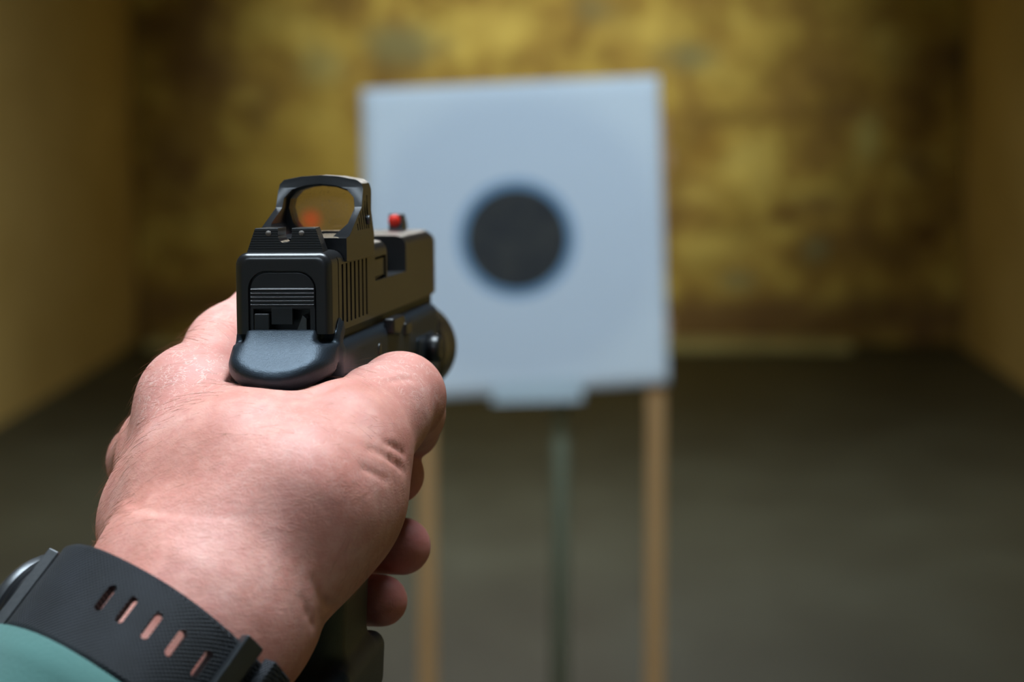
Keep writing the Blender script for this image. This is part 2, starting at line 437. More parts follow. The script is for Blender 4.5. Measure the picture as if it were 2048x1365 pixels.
# wooden stand
M_wood, nt, b = mat('raw_pine'); co = objco(nt); b.inputs['Roughness'].default_value = 0.65
nt.links.new(ramp(nt, noise(nt, mapping(nt, co, (60, 60, 3)), 1.0, 4, .6), [(0.3, (0.48, 0.235, 0.075)), (0.7, (0.60, 0.32, 0.12))]), b.inputs['Base Color'])
stand = empty('target_stand', Matrix.Translation((tc.x, tc.y + 0.032, 0)))
tag(stand, 'wooden target stand with two raw pine uprights behind the paper', 'stand')
for px0 in (853, 1311):
    x0 = tpx(px0, 1100)[0]
    o = link('upright', box_mesh('upright', x0 - .0175, x0 + .0175, -.014, .014, 0.03, tc.z + .24), M_wood, stand); bevel(o, .002)
xl, xr = tpx(853, 1100)[0], tpx(1311, 1100)[0]
for zz in (tc.z + .16, tc.z - .18):
    o = link('cross_rail', box_mesh('cross_rail', xl - .03, xr + .03, .014, .032, zz - .02, zz + .02), M_wood, stand); bevel(o, .002)
for x0 in (xl, xr):
    o = link('foot', box_mesh('foot', x0 - .03, x0 + .03, -.25, .25, 0.0, .03), M_wood, stand); bevel(o, .003)
M_pole = simple('olive_grey_painted_steel', (0.22, 0.225, 0.14), 0.6, 0, 12, 0.2)
pole = empty('target_carrier_pole', Matrix.Translation((tpx(1120, 1000)[0] + tc.x, tc.y + .10, 0)))
tag(pole, 'slim olive grey pole standing between the two pine uprights', 'pole')
link('pole_tube', lathe_mesh('pole_tube', [(.018, .012), (.018, tc.z + .1), (.014, tc.z + .104)], 20, 'Z'), M_pole, pole, True)
o = link('base_plate', box_mesh('base_plate', -.09, .09, -.07, .07, 0, .012), M_pole, pole); bevel(o, .003)

# ================================================================== PISTOL
D0 = 0.627
gf = ((1605 - 1024) / FPX * RT + (682.5 - 292) / FPX * UP + FW).normalized()
ROLL = math.radians(0.0)
gx = gf.cross(UP).normalized(); gz = gx.cross(gf).normalized()
gx, gz = gx * math.cos(ROLL) + gz * math.sin(ROLL), gz * math.cos(ROLL) - gx * math.sin(ROLL)
G = Matrix((gx, gf, gz)).transposed().to_4x4(); G.translation = pix(567, 669, D0)
pistol = empty('pistol', G)
tag(pistol, 'black semi-automatic pistol with a red dot sight held in the hand', 'pistol')
Ginv = G.inverted()
def GL(px, py, Y):
    """local mm point on the gun plane Y=const under a pixel"""
    r = (px - 1024) / FPX * RT + (682.5 - py) / FPX * UP + FW
    o_ = Ginv @ CAM; d_ = Ginv.to_3x3() @ r; t = (Y * MM - o_.y) / d_.y; p = o_ + d_ * t
    return p.x / MM, p.z / MM

def arc(cx, cz, r, a0, a1, n=6):
    return [(cx + r * math.cos(math.radians(a0 + (a1 - a0) * i / n)), cz + r * math.sin(math.radians(a0 + (a1 - a0) * i / n))) for i in range(n + 1)]

# --- slide
HW, ZT, LS = 12.75, 21.2, 186.0
prof = [(-HW, 0), (HW, 0), (HW, ZT - 3.4)] + arc(HW - 3.4, ZT - 3.4, 3.4, 0, 90, 6)[1:] + arc(-HW + 3.4, ZT - 3.4, 3.4, 90, 180, 6) + [(-HW, ZT - 3.4)]
prof = [p for i, p in enumerate(prof) if i == 0 or (abs(p[0] - prof[i - 1][0]) + abs(p[1] - prof[i - 1][1])) > 1e-6]
def sect(Y, sx, dz=0, zsh=0):
    return [(p[0] * sx * MM, Y * MM, (p[1] * (1 + dz) + zsh) * MM) for p in prof]
FR = 2.1
fil = []
for q in range(7):
    ph_ = math.radians(15 * q); ins = FR * (1 - math.sin(ph_))
    fil.append([((p[0] * (1 - ins / HW)) * MM, FR * (1 - math.cos(ph_)) * MM, (p[1] * (1 - ins / ZT)) * MM) for p in prof])
me = loft_mesh('slide', fil + [sect(172, 1.0), sect(LS, .90, -.06)])
slide = link('slide', me, M_steel, pistol); slide.matrix_world = G
cuts = []
# recessed pocket for the cover plate
pp = [(-9.2, -1), (8.8, -1), (8.8, 11.6)] + arc(3.9, 11.6, 4.9, 0, 90, 6)[1:] + arc(-4.3, 11.6, 4.9, 90, 180, 6) + [(-9.2, 11.6)]
cuts.append(prism_mesh('c', pp, -2, 1.6, 'Y', MM)); cuts.append(boxes_mesh('c', [(-8.9, 8.5, 0.5, 6.0, -1.5, 6.3)], MM))
cuts.append(boxes_mesh('c', [(-14, 14, 17.5, 61, 18.2, 30)], MM))                      # optic bed
cuts.append(boxes_mesh('c', [(-3, 20, 85, 119, 10.2, 30)], MM))                        # ejection port
cuts.append(boxes_mesh('c', [(11.3, 20, 65, 83.5, 10.2, 17)], MM))                     # extractor recess
for k in range(7):
    y0 = 14.6 + 5.9 * k
    cuts.append(boxes_mesh('c', [(12.0, 15, y0, y0 + 2.3, 1.6, 17.4), (-15, -12.0, y0, y0 + 2.3, 1.6, 17.4)], MM))
cuts.append(boxes_mesh('c', [(12.25, 15, 9.6, 10.6, -1, 30)], MM))
cut(slide, cuts)
bevel(slide, 0.22 * MM, 2, 35)
slide.matrix_parent_inverse = Matrix.Identity(4); slide.matrix_basis = Matrix.Identity(4)

def part(name, me, m=M_steel, parent=pistol, bv=None, smooth=False, seg=2):
    o = link(name, me, m, None, smooth)
    if bv: bevel(o, bv * MM, seg)
    o.parent = parent
    return o
# cover plate with ribs and cut-outs
pl = [(-8.75, 6.5), (-8.75, 11.5)] + arc(-4.2, 11.5, 4.55, 180, 90, 6)[1:] + arc(3.8, 11.5, 4.55, 90, 0, 6) + [(8.35, 6.5)]
o = part('cover_plate', prism_mesh('cover_plate', pl[::-1], 0.35, 2.2, 'Y', MM), M_steel_flat, slide, .25)
cp = o
for z in (11.8, 10.8, 9.8, 8.8, 7.8):
    r = part('rib', prism_mesh('rib', [(0.45, z - .42), (-0.05, z - .25), (-0.05, z - .12), (0.42, z + .3)], -8.55, 8.15, 'X', MM), M_rib, cp, .05)
part('plate_foot', boxes_mesh('plate_foot', [(-8.75, -7.9, .4, 1.6, .8, 6.9), (-3.2, 2.4, .25, 1.6, 2.5, 6.9), (7.0, 8.35, .4, 1.6, .8, 6.9)], MM), M_steel_flat, cp, .12)
part('locking_tab', boxes_mesh('locking_tab', [(-7.6, -3.6, -.6, 6.0, 1.0, 5.4)], MM), M_steel_flat, slide, .35, seg=3)
part('striker_pin', prism_mesh('striker_pin', [(3.4, .8), (6.1, .8), (6.1, 4.0), (5.0, 4.9), (4.4, 3.4)], 0.4, 6.0, 'Y', MM), M_pin, slide, .15)
part('extractor', boxes_mesh('extractor', [(11.2, 12.3, 65.5, 83, 11.0, 16.4)], MM), M_steel, slide, .4)
part('barrel', lathe_mesh('barrel', [(3.2, 150), (3.2, 188), (6.6, 188), (7.0, 187.4), (7.0, 84), (0.5, 84)], 32, 'Y', (0, 0, 11.2), MM, cap=False), M_hole, pistol, smooth=True)
part('chamber_block', boxes_mesh('chamber_block', [(-8, 5.0, 85.2, 118.8, 3.0, 20.2)], MM), M_hole, slide, .8)

# --- rear sight
def rs_half(z): return 10.1 - 2.1 * max(0, (z - ZT) / 6.2)
rings = []
zs = []; nst = 9
for i in range(nst):
    z0 = ZT + 0.3 + i * 5.8 / nst; zs += [(z0, 0.0), (z0 + .36, 0.0), (z0 + .36, .28), (z0 + 5.8 / nst - .02, .28)]
zs = [(ZT - .6, 0.0)] + zs + [(ZT + 6.2, .3)]
for z, dy in zs:
    w_ = rs_half(z); lean = 0.10 * (z - ZT); cx = .2
    rings.append([((cx - w_) * MM, (2.6 + dy + lean) * MM, z * MM), ((cx + w_) * MM, (2.6 + dy + lean) * MM, z * MM),
                  ((cx + w_ - .9) * MM, 13.5 * MM, z * MM), ((cx - w_ + .9) * MM, 13.5 * MM, z * MM)])
rsm = loft_mesh('rear_sight', rings)
rear = link('rear_sight', rsm, M_steel, None); rear.matrix_world = Matrix.Identity(4)
un = [(-1.75, ZT + 9), (-1.75, ZT + 4.2)] + arc(.1, ZT + 4.2, 1.85, 180, 360, 8)[1:] + [(1.95, ZT + 9)]
cut(rear, [prism_mesh('c', un, -4, 20, 'Y', MM)])
rear.data.polygons.foreach_set('use_smooth', [False] * len(rear.data.polygons)); rear.parent = pistol
for x in (-4.2, 4.55):
    part('sight_dot', lathe_mesh('sight_dot', [(.72, 2.9), (.72, 3.25), (.5, 3.2), (.01, 3.2)], 16, 'Y', (x, 0, ZT + 4.9), MM), M_dot, rear, smooth=True)
part('set_screw', lathe_mesh('set_screw', [(1.5, ZT), (1.5, ZT + 1.3), (1.2, ZT + 1.5), (.4, ZT + 1.2)], 16, 'Z', (.1, 15.2, 0), MM), M_pin, rear, smooth=True)

# --- front sight
fs = part('front_sight', prism_mesh('front_sight', [(173, ZT - .8), (183, ZT - 1.2), (182, ZT + 2.0), (177, ZT + 5.2), (174, ZT + 5.2), (173.4, ZT)], -1.9, 2.9, 'X', MM), M_steel, pistol, .3)
part('fibre_rod', lathe_mesh('fibre_rod', [(.01, 172.4), (1.75, 172.5), (2.0, 172.8), (2.0, 176)], 20, 'Y', (.1, 0, ZT + 2.9), MM), M_red, fs, smooth=True)

# --- reflex optic: base block, two sloping side walls and a hooded window
BW = 12.9
side = [(18.8, 17.9), (60.5, 17.9), (60.5, 35.5), (58.5, 40.6), (48.0, 40.6), (47.6, 37.3), (45.5, 31.8), (43.6, 31.0), (23.5, 24.6), (18.8, 24.2)]
op = link('optic_sight', prism_mesh('optic_sight', side, -BW, BW, 'X', MM), M_alu, None)
# outer silhouette seen from behind
sil = [(-BW, 10), (BW, 10), (BW, 24), (12.2, 30.5), (12.3, 36.6), (11.9, 38.2), (10.4, 39.3), (5.2, 40.3), (0, 40.6), (-5.2, 40.3), (-10.0, 39.4), (-11.2, 38.2), (-11.6, 36.4), (-12.0, 31.5), (-12.2, 30.5), (-BW, 24)]
cut(op, [prism_mesh('c', sil, 0, 80, 'Y', MM)], 'INTERSECT')
win = [(-6.6, 24.9), (6.6, 24.9), (8.6, 27.6), (9.6, 31.5), (9.1, 34.0), (7.2, 36.1), (4.0, 37.2), (0, 37.6), (-4.0, 37.2), (-7.2, 36.1), (-9.1, 34.0), (-9.6, 31.5), (-8.6, 27.6)]
wide = [(-8.4, 24.4), (8.4, 24.4), (10.6, 27.6), (10.3, 31.0), (9.8, 34.4), (7.6, 36.8), (4.2, 37.8), (0, 38.2), (-4.2, 37.8), (-7.6, 36.8), (-9.8, 34.4), (-10.3, 31.0), (-10.6, 27.6)]
cut(op, [prism_mesh('c', win, 10, 80, 'Y', MM), prism_mesh('c', wide, 10, 52, 'Y', MM)])
gr = []
for k in range(6):
    y0 = 36.5 + 3.2 * k; gr.append(boxes_mesh('c', [(BW - .75, BW + 3, y0, y0 + 1.3, 25.6, 27.4 + k * 1.5), (-BW - 3, -BW + .75, y0, y0 + 1.3, 25.6, 27.4 + k * 1.5)], MM))
cut(op, gr)
bevel(op, 0.3 * MM, 2, 28); op.parent = pistol; op.location = (0.5 * MM, 0, 0)
m_lens, nt, b = mat('coated_lens_glass')
b.inputs['Base Color'].default_value = (1.0, 0.86, 0.62, 1); b.inputs['Roughness'].default_value = 0.0; b.inputs['IOR'].default_value = 1.12; b.inputs['Transmission Weight'].default_value = 1.0
tr = N(nt, 'ShaderNodeBsdfTransparent'); tr.inputs[0].default_value = (0.98, 0.94, 0.86, 1)
gl = N(nt, 'ShaderNodeBsdfGlossy'); gl.inputs[0].default_value = (1, .55, .3, 1); gl.inputs['Roughness'].default_value = 0.03
df = N(nt, 'ShaderNodeBsdfDiffuse'); df.inputs[0].default_value = (.75, .6, .45, 1)
dust = ramp(nt, noise(nt, objco(nt), 1400, 2, .5), [(.60, (0.07,) * 3), (.72, (.28,) * 3)])
s1 = N(nt, 'ShaderNodeMixShader'); s1.inputs[0].default_value = .05; nt.links.new(tr.outputs[0], s1.inputs[1]); nt.links.new(gl.outputs[0], s1.inputs[2])
s2 = N(nt, 'ShaderNodeMixShader'); nt.links.new(dust, s2.inputs[0]); nt.links.new(s1.outputs[0], s2.inputs[1]); nt.links.new(df.outputs[0], s2.inputs[2])
nt.links.new(s2.outputs[0], nt.nodes['Material Output'].inputs[0])
lens = part('lens', prism_mesh('lens', [(x * .999, (z - 31) * .999 + 31) for x, z in win], 53.5, 55.5, 'Y', MM), m_lens, op)
# the reticle's red glow on the lens
m_ret, nt, b = mat('red_reticle_glow'); co = objco(nt)
gx_, gz_ = GL(618, 440, 53.0)
vd = N(nt, 'ShaderNodeVectorMath', operation='DISTANCE'); nt.links.new(co, vd.inputs[0]); vd.inputs[1].default_value = (gx_ * MM, 53.2 * MM, gz_ * MM)
fa = ramp(nt, mth(nt, 'DIVIDE', vd.outputs['Value'], 4.2 * MM), [(0.0, (.24,) * 3), (0.35, (.16,) * 3), (0.7, (.05,) * 3), (1.0, (0, 0, 0))])
em = N(nt, 'ShaderNodeEmission'); em.inputs[0].default_value = (1, .09, .03, 1); em.inputs[1].default_value = 0.55
tr = N(nt, 'ShaderNodeBsdfTransparent'); s1 = N(nt, 'ShaderNodeMixShader'); nt.links.new(fa, s1.inputs[0]); nt.links.new(tr.outputs[0], s1.inputs[1]); nt.links.new(em.outputs[0], s1.inputs[2])
nt.links.new(s1.outputs[0], nt.nodes['Material Output'].inputs[0])
part('reticle', lathe_mesh('reticle', [(.01, 53.2), (4.2, 53.2), (4.2, 53.3), (.01, 53.3)], 24, 'Y', (gx_, 0, gz_), MM), m_ret, op)
part('adjuster_screw', lathe_mesh('adjuster_screw', [(1.3, BW - .6), (1.3, BW + .15), (1.0, BW + .25), (.3, BW + .05)], 16, 'X', (0, 53.5, 28.0), MM), M_pin, op, smooth=True)
part('emitter', boxes_mesh('emitter', [(-3, 3, 24, 30, 23.2, 25.6)], MM), M_alu, op, .6)

# --- polymer frame by signed distance (mm, gun space)
h = 0.8
sd = SDF((-19, -26, -108), (19, 178, 4), h)
def rbox(cx, cy, cz, bx, by, bz, r, shear=0.0, z_ref=0.0):
    def fn(X, Y, Z):
        Yc = Y - shear * (Z - z_ref)
        qx, qy, qz = np.abs(X - cx) - bx + r, np.abs(Yc - cy) - by + r, np.abs(Z - cz) - bz + r
        return np.sqrt(np.maximum(qx, 0) ** 2 + np.maximum(qy, 0) ** 2 + np.maximum(qz, 0) ** 2) + np.minimum(np.maximum(np.maximum(qx, qy), qz), 0) - r
    return fn
ALL = ((-30, -60, -140), (30, 220, 30))
SH = 0.30    # rake of the grip
GRIP = dict(cx=0, cy=32.0, cz=-55, bx=15.8, by=25.5, bz=47, r=11, shear=SH, z_ref=-12)
sd.fun(*ALL, rbox(0, 91, -4.0, 11.5, 87, 5.0, 1.2), 0)                 # rail deck under the slide
sd.fun(*ALL, rbox(0, 88, -11.0, 14.6, 85, 8.2, 3.2), 0.8)              # frame sides
sd.fun((-30, 90, -60), (30, 220, -16.5), rbox(0, 150, -21, 30, 60, 5.5, 1), 1.5, 's')
sd.fun(*ALL, rbox(**GRIP), 4)
# flared foot of the grip
sd.fun(*ALL, rbox(0.4, 34, -93, 18.6, 29, 8, 4, SH, -12), 4)
# beavertail: a rounded tongue sloping down to the rear
TH = math.radians(34)
def tail(X, Y, Z):
    y, z = Y + 3.0, Z + 4.6
    u = y * math.cos(TH) + z * math.sin(TH); v = -y * math.sin(TH) + z * math.cos(TH)
    us = np.clip((u + 8) / 7.0, 0, 1); v = v + (0.05 + .06 * us * us * (3 - 2 * us)) * np.maximum(np.abs(X) - 8.2, 0) ** 2
    rxy = np.sqrt((X / 13.9) ** 2 + (np.minimum(u, 0) / 14.2) ** 2) - 1
    d2 = rxy * 12.5; dz = np.abs(v) - 3.6; r = 2.4
    a, c_ = np.maximum(d2 + r, 0), np.maximum(dz + r, 0)
    d = np.sqrt(a * a + c_ * c_) + np.minimum(np.maximum(d2 + r, dz + r), 0) - r
    return np.maximum(d, u - 16)
sd.fun(*ALL, tail, 1.6)
for sg in (-1, 1): sd.fun(*ALL, rbox(sg * 13.2 - .4, 0, 2.0, 3.8, 4.2, 4.4, .8), 1.2, 's')
# room for the slide
sd.fun(*ALL, rbox(0, 95, 10.0, 12.95, 94.6, 9.7, .3), 0, 's')
V, Q = sd.nets()
frame = link('frame', np_mesh('frame', V * MM, Q), M_poly, pistol)
# hook pieces above the tongue, slide stop, take-down lever, pins
part('slide_stop', prism_mesh('slide_stop', [(74, -1.2), (92, -1.2), (94, -3.8), (84, -6.6), (74, -5.6)], 13.4, 16.6, 'X', MM), M_steel, frame, .7, seg=3)
part('takedown_lever', boxes_mesh('takedown_lever', [(13.8, 15.6, 102, 112, -8.5, -4.5)], MM), M_steel, frame, .7)
part('frame_pin', lathe_mesh('frame_pin', [(2.0, 14.3), (2.0, 14.9), (1.4, 15.0)], 20, 'X', (0, 60, -9), MM), M_steel, frame, smooth=True)
part('trigger', tube_mesh('trigger', [(0, 78 * MM, -16 * MM), (0, 80 * MM, -22 * MM), (0, 79 * MM, -29 * MM), (0, 83 * MM, -35 * MM)], [3.2 * MM, 3.6 * MM, 3.4 * MM, 2.4 * MM], 10), M_poly, frame, smooth=True)
tg = [(58, -16), (57, -30), (60, -41), (70, -45), (92, -45), (103, -40), (107, -28), (108, -15)]
part('trigger_guard', tube_mesh('trigger_guard', [(0, y * MM, z * MM) for y, z in tg], [4 * MM] * 8, 10), M_poly, pistol, smooth=True)
# magazine with its floor plate
def slant(y, z): return y + SH * (z + 12)
mg = empty('magazine'); mg.parent = pistol
fl = [(-13.5, slant(4, -104)), (13.5, slant(4, -104)), (13.5, slant(57, -104)), (9, slant(62, -104)), (-9, slant(62, -104)), (-13.5, slant(57, -104))]
part('floor_plate', prism_mesh('floor_plate', fl, -113, -103.2, 'Z', MM), M_poly, mg, 1.2, seg=3)
# --- weapon light clamped under the dust cover
wl = empty('weapon_light'); wl.parent = pistol
part('light_body', prism_mesh('light_body', [(-13, -17), (13, -17), (16, -22), (15, -32), (9, -36), (-9, -36), (-15, -32), (-16, -22)], 118, 166, 'Y', MM), M_poly, wl, 1.5, seg=3)
part('rail_clamp', boxes_mesh('rail_clamp', [(-15.5, 15.5, 126, 158, -19, -11)], MM), M_poly, wl, 1.2)
part('bezel', lathe_mesh('bezel', [(10, 160), (12.5, 166), (15.4, 172), (15.8, 176), (15.8, 198), (15.0, 200), (13.4, 200), (13.0, 196)], 40, 'Y', (1, 0, -19.5), MM, cap=False), M_alu, wl, smooth=True)
part('light_lens', lathe_mesh('light_lens', [(.01, 196), (13.2, 196), (13.2, 194.5), (.01, 194.5)], 32, 'Y', (1, 0, -19.5), MM), M_pin, wl, smooth=True)
part('clamp_screw', lathe_mesh('clamp_screw', [(4.4, 15), (4.4, 19), (3.6, 20), (1.0, 19.4)], 24, 'X', (0, 142, -15.5), MM), M_steel, wl, smooth=True)

# ================================================================== HAND
# (pixel x, pixel y, depth mm, radius mm) -> camera-space skeleton, then world mm
def hp(px, py, d): return np.array(pix(px, py, float(d) * MM)) / MM
AX = cdir(-.53, -.40, -.75)         # from the wrist to the elbow
W0 = hp(400, 1232, 590)
ax = np.array(AX)
hs = SDF(W0 + np.array((-100, -60, -105)), W0 + np.array((95, 165, 110)), 0.9)
def chain(pts, k):
    for (a, b_) in zip(pts[:-1], pts[1:]):
        hs.cone(hp(*a[:3]), hp(*b_[:3]), a[3], b_[3], k)
K = 9.0
# wrist and forearm
w1, w2 = hp(335, 1186, 601), hp(455, 1268, 586)
hs.cone(w1, w2, 18.2, 17.4, 0); hs.cone(hp(392, 1194, 585), hp(392, 1194, 585) + ax * 60, 16.5, 20, 13)
hs.cone(w1, w1 + ax * 92, 18.2, 23, K); hs.cone(w2, w2 + ax * 92, 17.4, 23, K)
# metacarpals
IM, MMc, RM, PM = (392, 803, 648, 13.8), (332, 902, 660, 12.4), (324, 1000, 656, 12.0), (355, 1090, 645, 11.2)
chain([(360, 1140, 600, 16.5), (380, 970, 622, 14.6), IM], K)
chain([(345, 1165, 606, 16.0), (330, 1020, 634, 13.8), MMc], K)
chain([(355, 1180, 610, 15.5), (326, 1075, 634, 13.6), RM], K)
chain([(385, 1220, 610, 15.0), (365, 1140, 630, 12.0), PM], K)
# thumb metacarpal, thenar pad and first web
chain([(470, 1215, 592, 17.0), (598, 1010, 602, 19.6), (690, 892, 620, 15.2)], K)
chain([(480, 1180, 596, 20), (570, 1040, 612, 22.5), (640, 985, 616, 22)], K)
chain([(470, 1090, 604, 20), (500, 950, 618, 19), (470, 850, 640, 15)], 12)
chain([(500, 960, 618, 18), (560, 905, 632, 14.5), (660, 900, 626, 13.5)], 10)
chain([(395, 850, 645, 14.0), (540, 905, 640, 12.5)], 10)
# thumb
chain([(690, 892, 620, 15.2), (755, 832, 636, 12.2), (800, 796, 652, 12.0)], 6)
chain([(800, 796, 652, 11.8), (815, 826, 672, 10.0), (818, 858, 684, 8.8)], 3.0)
# index along the left side of the frame
chain([IM, (462, 702, 684, 11.6), (528, 634, 700, 10.6)], 7)
chain([(528, 638, 700, 10.2), (600, 625, 722, 9.2), (655, 610, 742, 8.2)], 2)
# middle, ring, little finger round the front strap
chain([MMc, (294, 925, 690, 11.2)], 5); chain([(294, 925, 690, 11.2), (400, 945, 722, 10.0), (520, 955, 733, 9.4), (700, 950, 716, 8.8), (790, 950, 686, 8.4)], 2)
chain([RM, (318, 1045, 692, 11.0)], 5); chain([(318, 1045, 692, 11.0), (420, 1068, 720, 9.6), (530, 1080, 728, 9.2), (700, 1088, 712, 8.6), (804, 1093, 684, 8.2)], 2)
chain([PM, (360, 1140, 678, 9.8)], 5); chain([(360, 1140, 678, 9.8), (450, 1172, 704, 8.6), (550, 1190, 710, 8.2), (680, 1198, 698, 7.8), (763, 1202, 674, 7.3)], 2)
# creases: thumb base, wrist
def surf(px, py, out=0.0):
    dd = np.arange(545, 740, .5); P_ = np.array([hp(px, py, d) for d in dd]); ii = np.clip(np.rint((P_ - hs.lo) / hs.h).astype(int), 0, hs.n - 1)
    f = hs.F[ii[:, 0], ii[:, 1], ii[:, 2]]; k = np.argmax(f < 0)
    return hp(px, py, dd[k] - out) if f[k] < 0 else None
def crease(pts, r=1.0, out=0.55, k=1.6):
    P_ = [surf(*p, out=out) for p in pts]
    P_ = [p for p in P_ if p is not None]
    for a, b_ in zip(P_[:-1], P_[1:]): hs.cone(a, b_, r, r, k, 's')
crease([(738, 898), (760, 905), (782, 920), (800, 934), (811, 942)], .7, .4, 1.0)
crease([(770, 886), (790, 895), (808, 908)], .6, .4, .9)
crease([(725, 936), (750, 948), (775, 960)], .6, .4, .9)
crease([(630, 1160), (640, 1188), (655, 1208), (670, 1216)], .8, .45, 1.0)
crease([(606, 1195), (616, 1225), (628, 1254)], .7, .45, 1.0)
crease([(770, 745), (790, 738), (812, 738)], .5, .35, .8); crease([(775, 768), (800, 758), (826, 760)], .5, .35, .8)
crease([(560, 800), (600, 797), (650, 782), (690, 762)], .6, .4, 1.0)
# carve out the pistol so that the hand closes on it and does not run through it
Rg = np.array(Ginv.to_3x3()); tg_ = np.array(Ginv.translation) / MM
def to_gun(fn):
    def g(X, Y, Z):
        x = Rg[0, 0] * X + Rg[0, 1] * Y + Rg[0, 2] * Z + tg_[0]; y = Rg[1, 0] * X + Rg[1, 1] * Y + Rg[1, 2] * Z + tg_[1]; z = Rg[2, 0] * X + Rg[2, 1] * Y + Rg[2, 2] * Z + tg_[2]
        return fn(x, y, z)
    return g
BIG = ((-2000, -2000, -2000), (2000, 2000, 4000))
OFF = 0.35
hs.fun(*BIG, to_gun(lambda x, y, z: rbox(**GRIP)(x, y, z) - OFF), 0.8, 's')
hs.fun(*BIG, to_gun(lambda x, y, z: rbox(0, 84, -9.0, 14.6, 90, 10.5, 3.2)(x, y, z) - OFF), 0.8, 's')
hs.fun(*BIG, to_gun(lambda x, y, z: tail(x, y, z) - OFF), 1.5, 's')
hs.fun(*BIG, to_gun(lambda x, y, z: rbox(0, 95, 14, 13.0, 98, 15, 1)(x, y, z) - OFF), 0.5, 's')
hs.fun(*BIG, to_gun(lambda x, y, z: rbox(0.4, 34, -99, 18.8, 30, 15, 5, SH, -12)(x, y, z) - OFF), 0.8, 's')
for a_, b_ in zip(tg[:-1], tg[1:]):
    hs.cone(np.array(G @ Vector((0, a_[0] * MM, a_[1] * MM))) / MM, np.array(G @ Vector((0, b_[0] * MM, b_[1] * MM))) / MM, 4.4, 4.4, .5, 's')
hs.fun(*BIG, to_gun(lambda x, y, z: rbox(14, 84, -4, 3.0, 10.5, 3.4, .6)(x, y, z) - OFF), 0.4, 's')
hs.fun(*BIG, to_gun(lambda x, y, z: rbox(0, 142, -24, 16.5, 25, 13, 2)(x, y, z) - OFF), 0.4, 's')
V, Q = hs.nets()
# keep the largest connected piece
lab = np.arange(len(V))
for _ in range(200):
    old = lab.copy()
    m_ = lab[Q].min(1)
    for j in range(4): np.minimum.at(lab, Q[:, j], m_)
    lab = lab[lab]
    if np.array_equal(lab, old): break
u_, cnt_ = np.unique(lab, return_counts=True); keep = lab == u_[cnt_.argmax()]
ren = np.cumsum(keep) - 1; Q = ren[Q[keep[Q[:, 0]]]]; V = V[keep]
# light smoothing
for it in range(3):
    acc = np.zeros_like(V); ct = np.zeros(len(V))
    for j in range(4):
        np.add.at(acc, Q[:, j], V[Q[:, (j + 1) % 4]]); np.add.at(ct, Q[:, j], 1)
    V = V + (0.5 if it % 2 == 0 else -0.0) * (acc / ct[:, None] - V)

m_skin, nt, b = mat('skin'); co = objco(nt)
sc1 = noise(nt, co, 45, 4, .6); sc2 = noise(nt, co, 230, 4, .65, .3); sc3 = noise(nt, mapping(nt, co, (1, 1, 1), loc=(2, 5, 1)), 22, 3, .5)
c = ramp(nt, sc1, [(.30, (0.56, 0.225, 0.172)), (.5, (0.70, 0.325, 0.26)), (.72, (0.79, 0.43, 0.365))])
c = mix(nt, mth(nt, 'MULTIPLY', ramp(nt, sc2, [(.42, (0, 0, 0)), (.70, (1, 1, 1))]), .5), c, (0.60, 0.225, 0.185))
c = mix(nt, mth(nt, 'MULTIPLY', ramp(nt, sc3, [(.48, (0, 0, 0)), (.70, (1, 1, 1))]), .5), c, (0.66, 0.26, 0.22))
vo = N(nt, 'ShaderNodeTexVoronoi', feature='DISTANCE_TO_EDGE', i_Scale=640.0, i_Randomness=1.0)
wv = noise(nt, co, 160, 2); 
vm = N(nt, 'ShaderNodeVectorMath', operation='ADD'); nn = N(nt, 'ShaderNodeTexNoise', i_Scale=150.0, i_Detail=2.0); nt.links.new(co, nn.inputs['Vector'])
sca = N(nt, 'ShaderNodeVectorMath', operation='SCALE'); sca.inputs['Scale'].default_value = 0.012; nt.links.new(nn.outputs['Color'], sca.inputs[0])
nt.links.new(mapping(nt, co, (1.0, 1.0, 1.7), (0.3, .5, .2)), vm.inputs[0]); nt.links.new(sca.outputs[0], vm.inputs[1]); nt.links.new(vm.outputs[0], vo.inputs['Vector'])
lines = mth(nt, 'MULTIPLY', ramp(nt, vo.outputs['Distance'], [(0.0, (1, 1, 1)), (0.10, (0, 0, 0))]), ramp(nt, noise(nt, co, 420, 2), [(.42, (0, 0, 0)), (.60, (1, 1, 1))]))
lm = mth(nt, 'MULTIPLY', lines, mth(nt, 'MULTIPLY', ramp(nt, sc3, [(.35, (0, 0, 0)), (.6, (1, 1, 1))]), .30))
c = mix(nt, lm, c, (0.86, 0.62, 0.54))
def spot_mask(px, py, d, r):
    q = hp(px, py, d) * MM - W0 * MM
    v_ = N(nt, 'ShaderNodeVectorMath', operation='DISTANCE'); nt.links.new(co, v_.inputs[0]); v_.inputs[1].default_value = q
    return ramp(nt, mth(nt, 'DIVIDE', v_.outputs['Value'], r * MM), [(.25, (1, 1, 1)), (1.0, (0, 0, 0))], 'EASE')
dry = mth(nt, 'MAXIMUM', spot_mask(350, 800, 632, 27), spot_mask(790, 760, 640, 22))
c = mix(nt, mth(nt, 'MULTIPLY', dry, .45), c, (0.60, 0.26, 0.22))
c = mix(nt, mth(nt, 'MULTIPLY', lines, mth(nt, 'MULTIPLY', dry, .5)), c, (0.88, 0.68, 0.62))
for q in ((800, 1093, 680), (760, 1202, 672), (788, 950, 684)):
    c = mix(nt, mth(nt, 'MULTIPLY', spot_mask(*q, 17), .7), c, (0.56, 0.17, 0.17))
nt.links.new(c, b.inputs['Base Color'])
b.inputs['Roughness'].default_value = 0.52; b.inputs['Specular IOR Level'].default_value = 0.42
b.inputs['Subsurface Weight'].default_value = 0.22; b.inputs['Subsurface Radius'].default_value = (1.0, .32, .2); b.inputs['Subsurface Scale'].default_value = 0.003
p1 = bump(nt, b, vo.outputs['Distance'], .25, .0003)
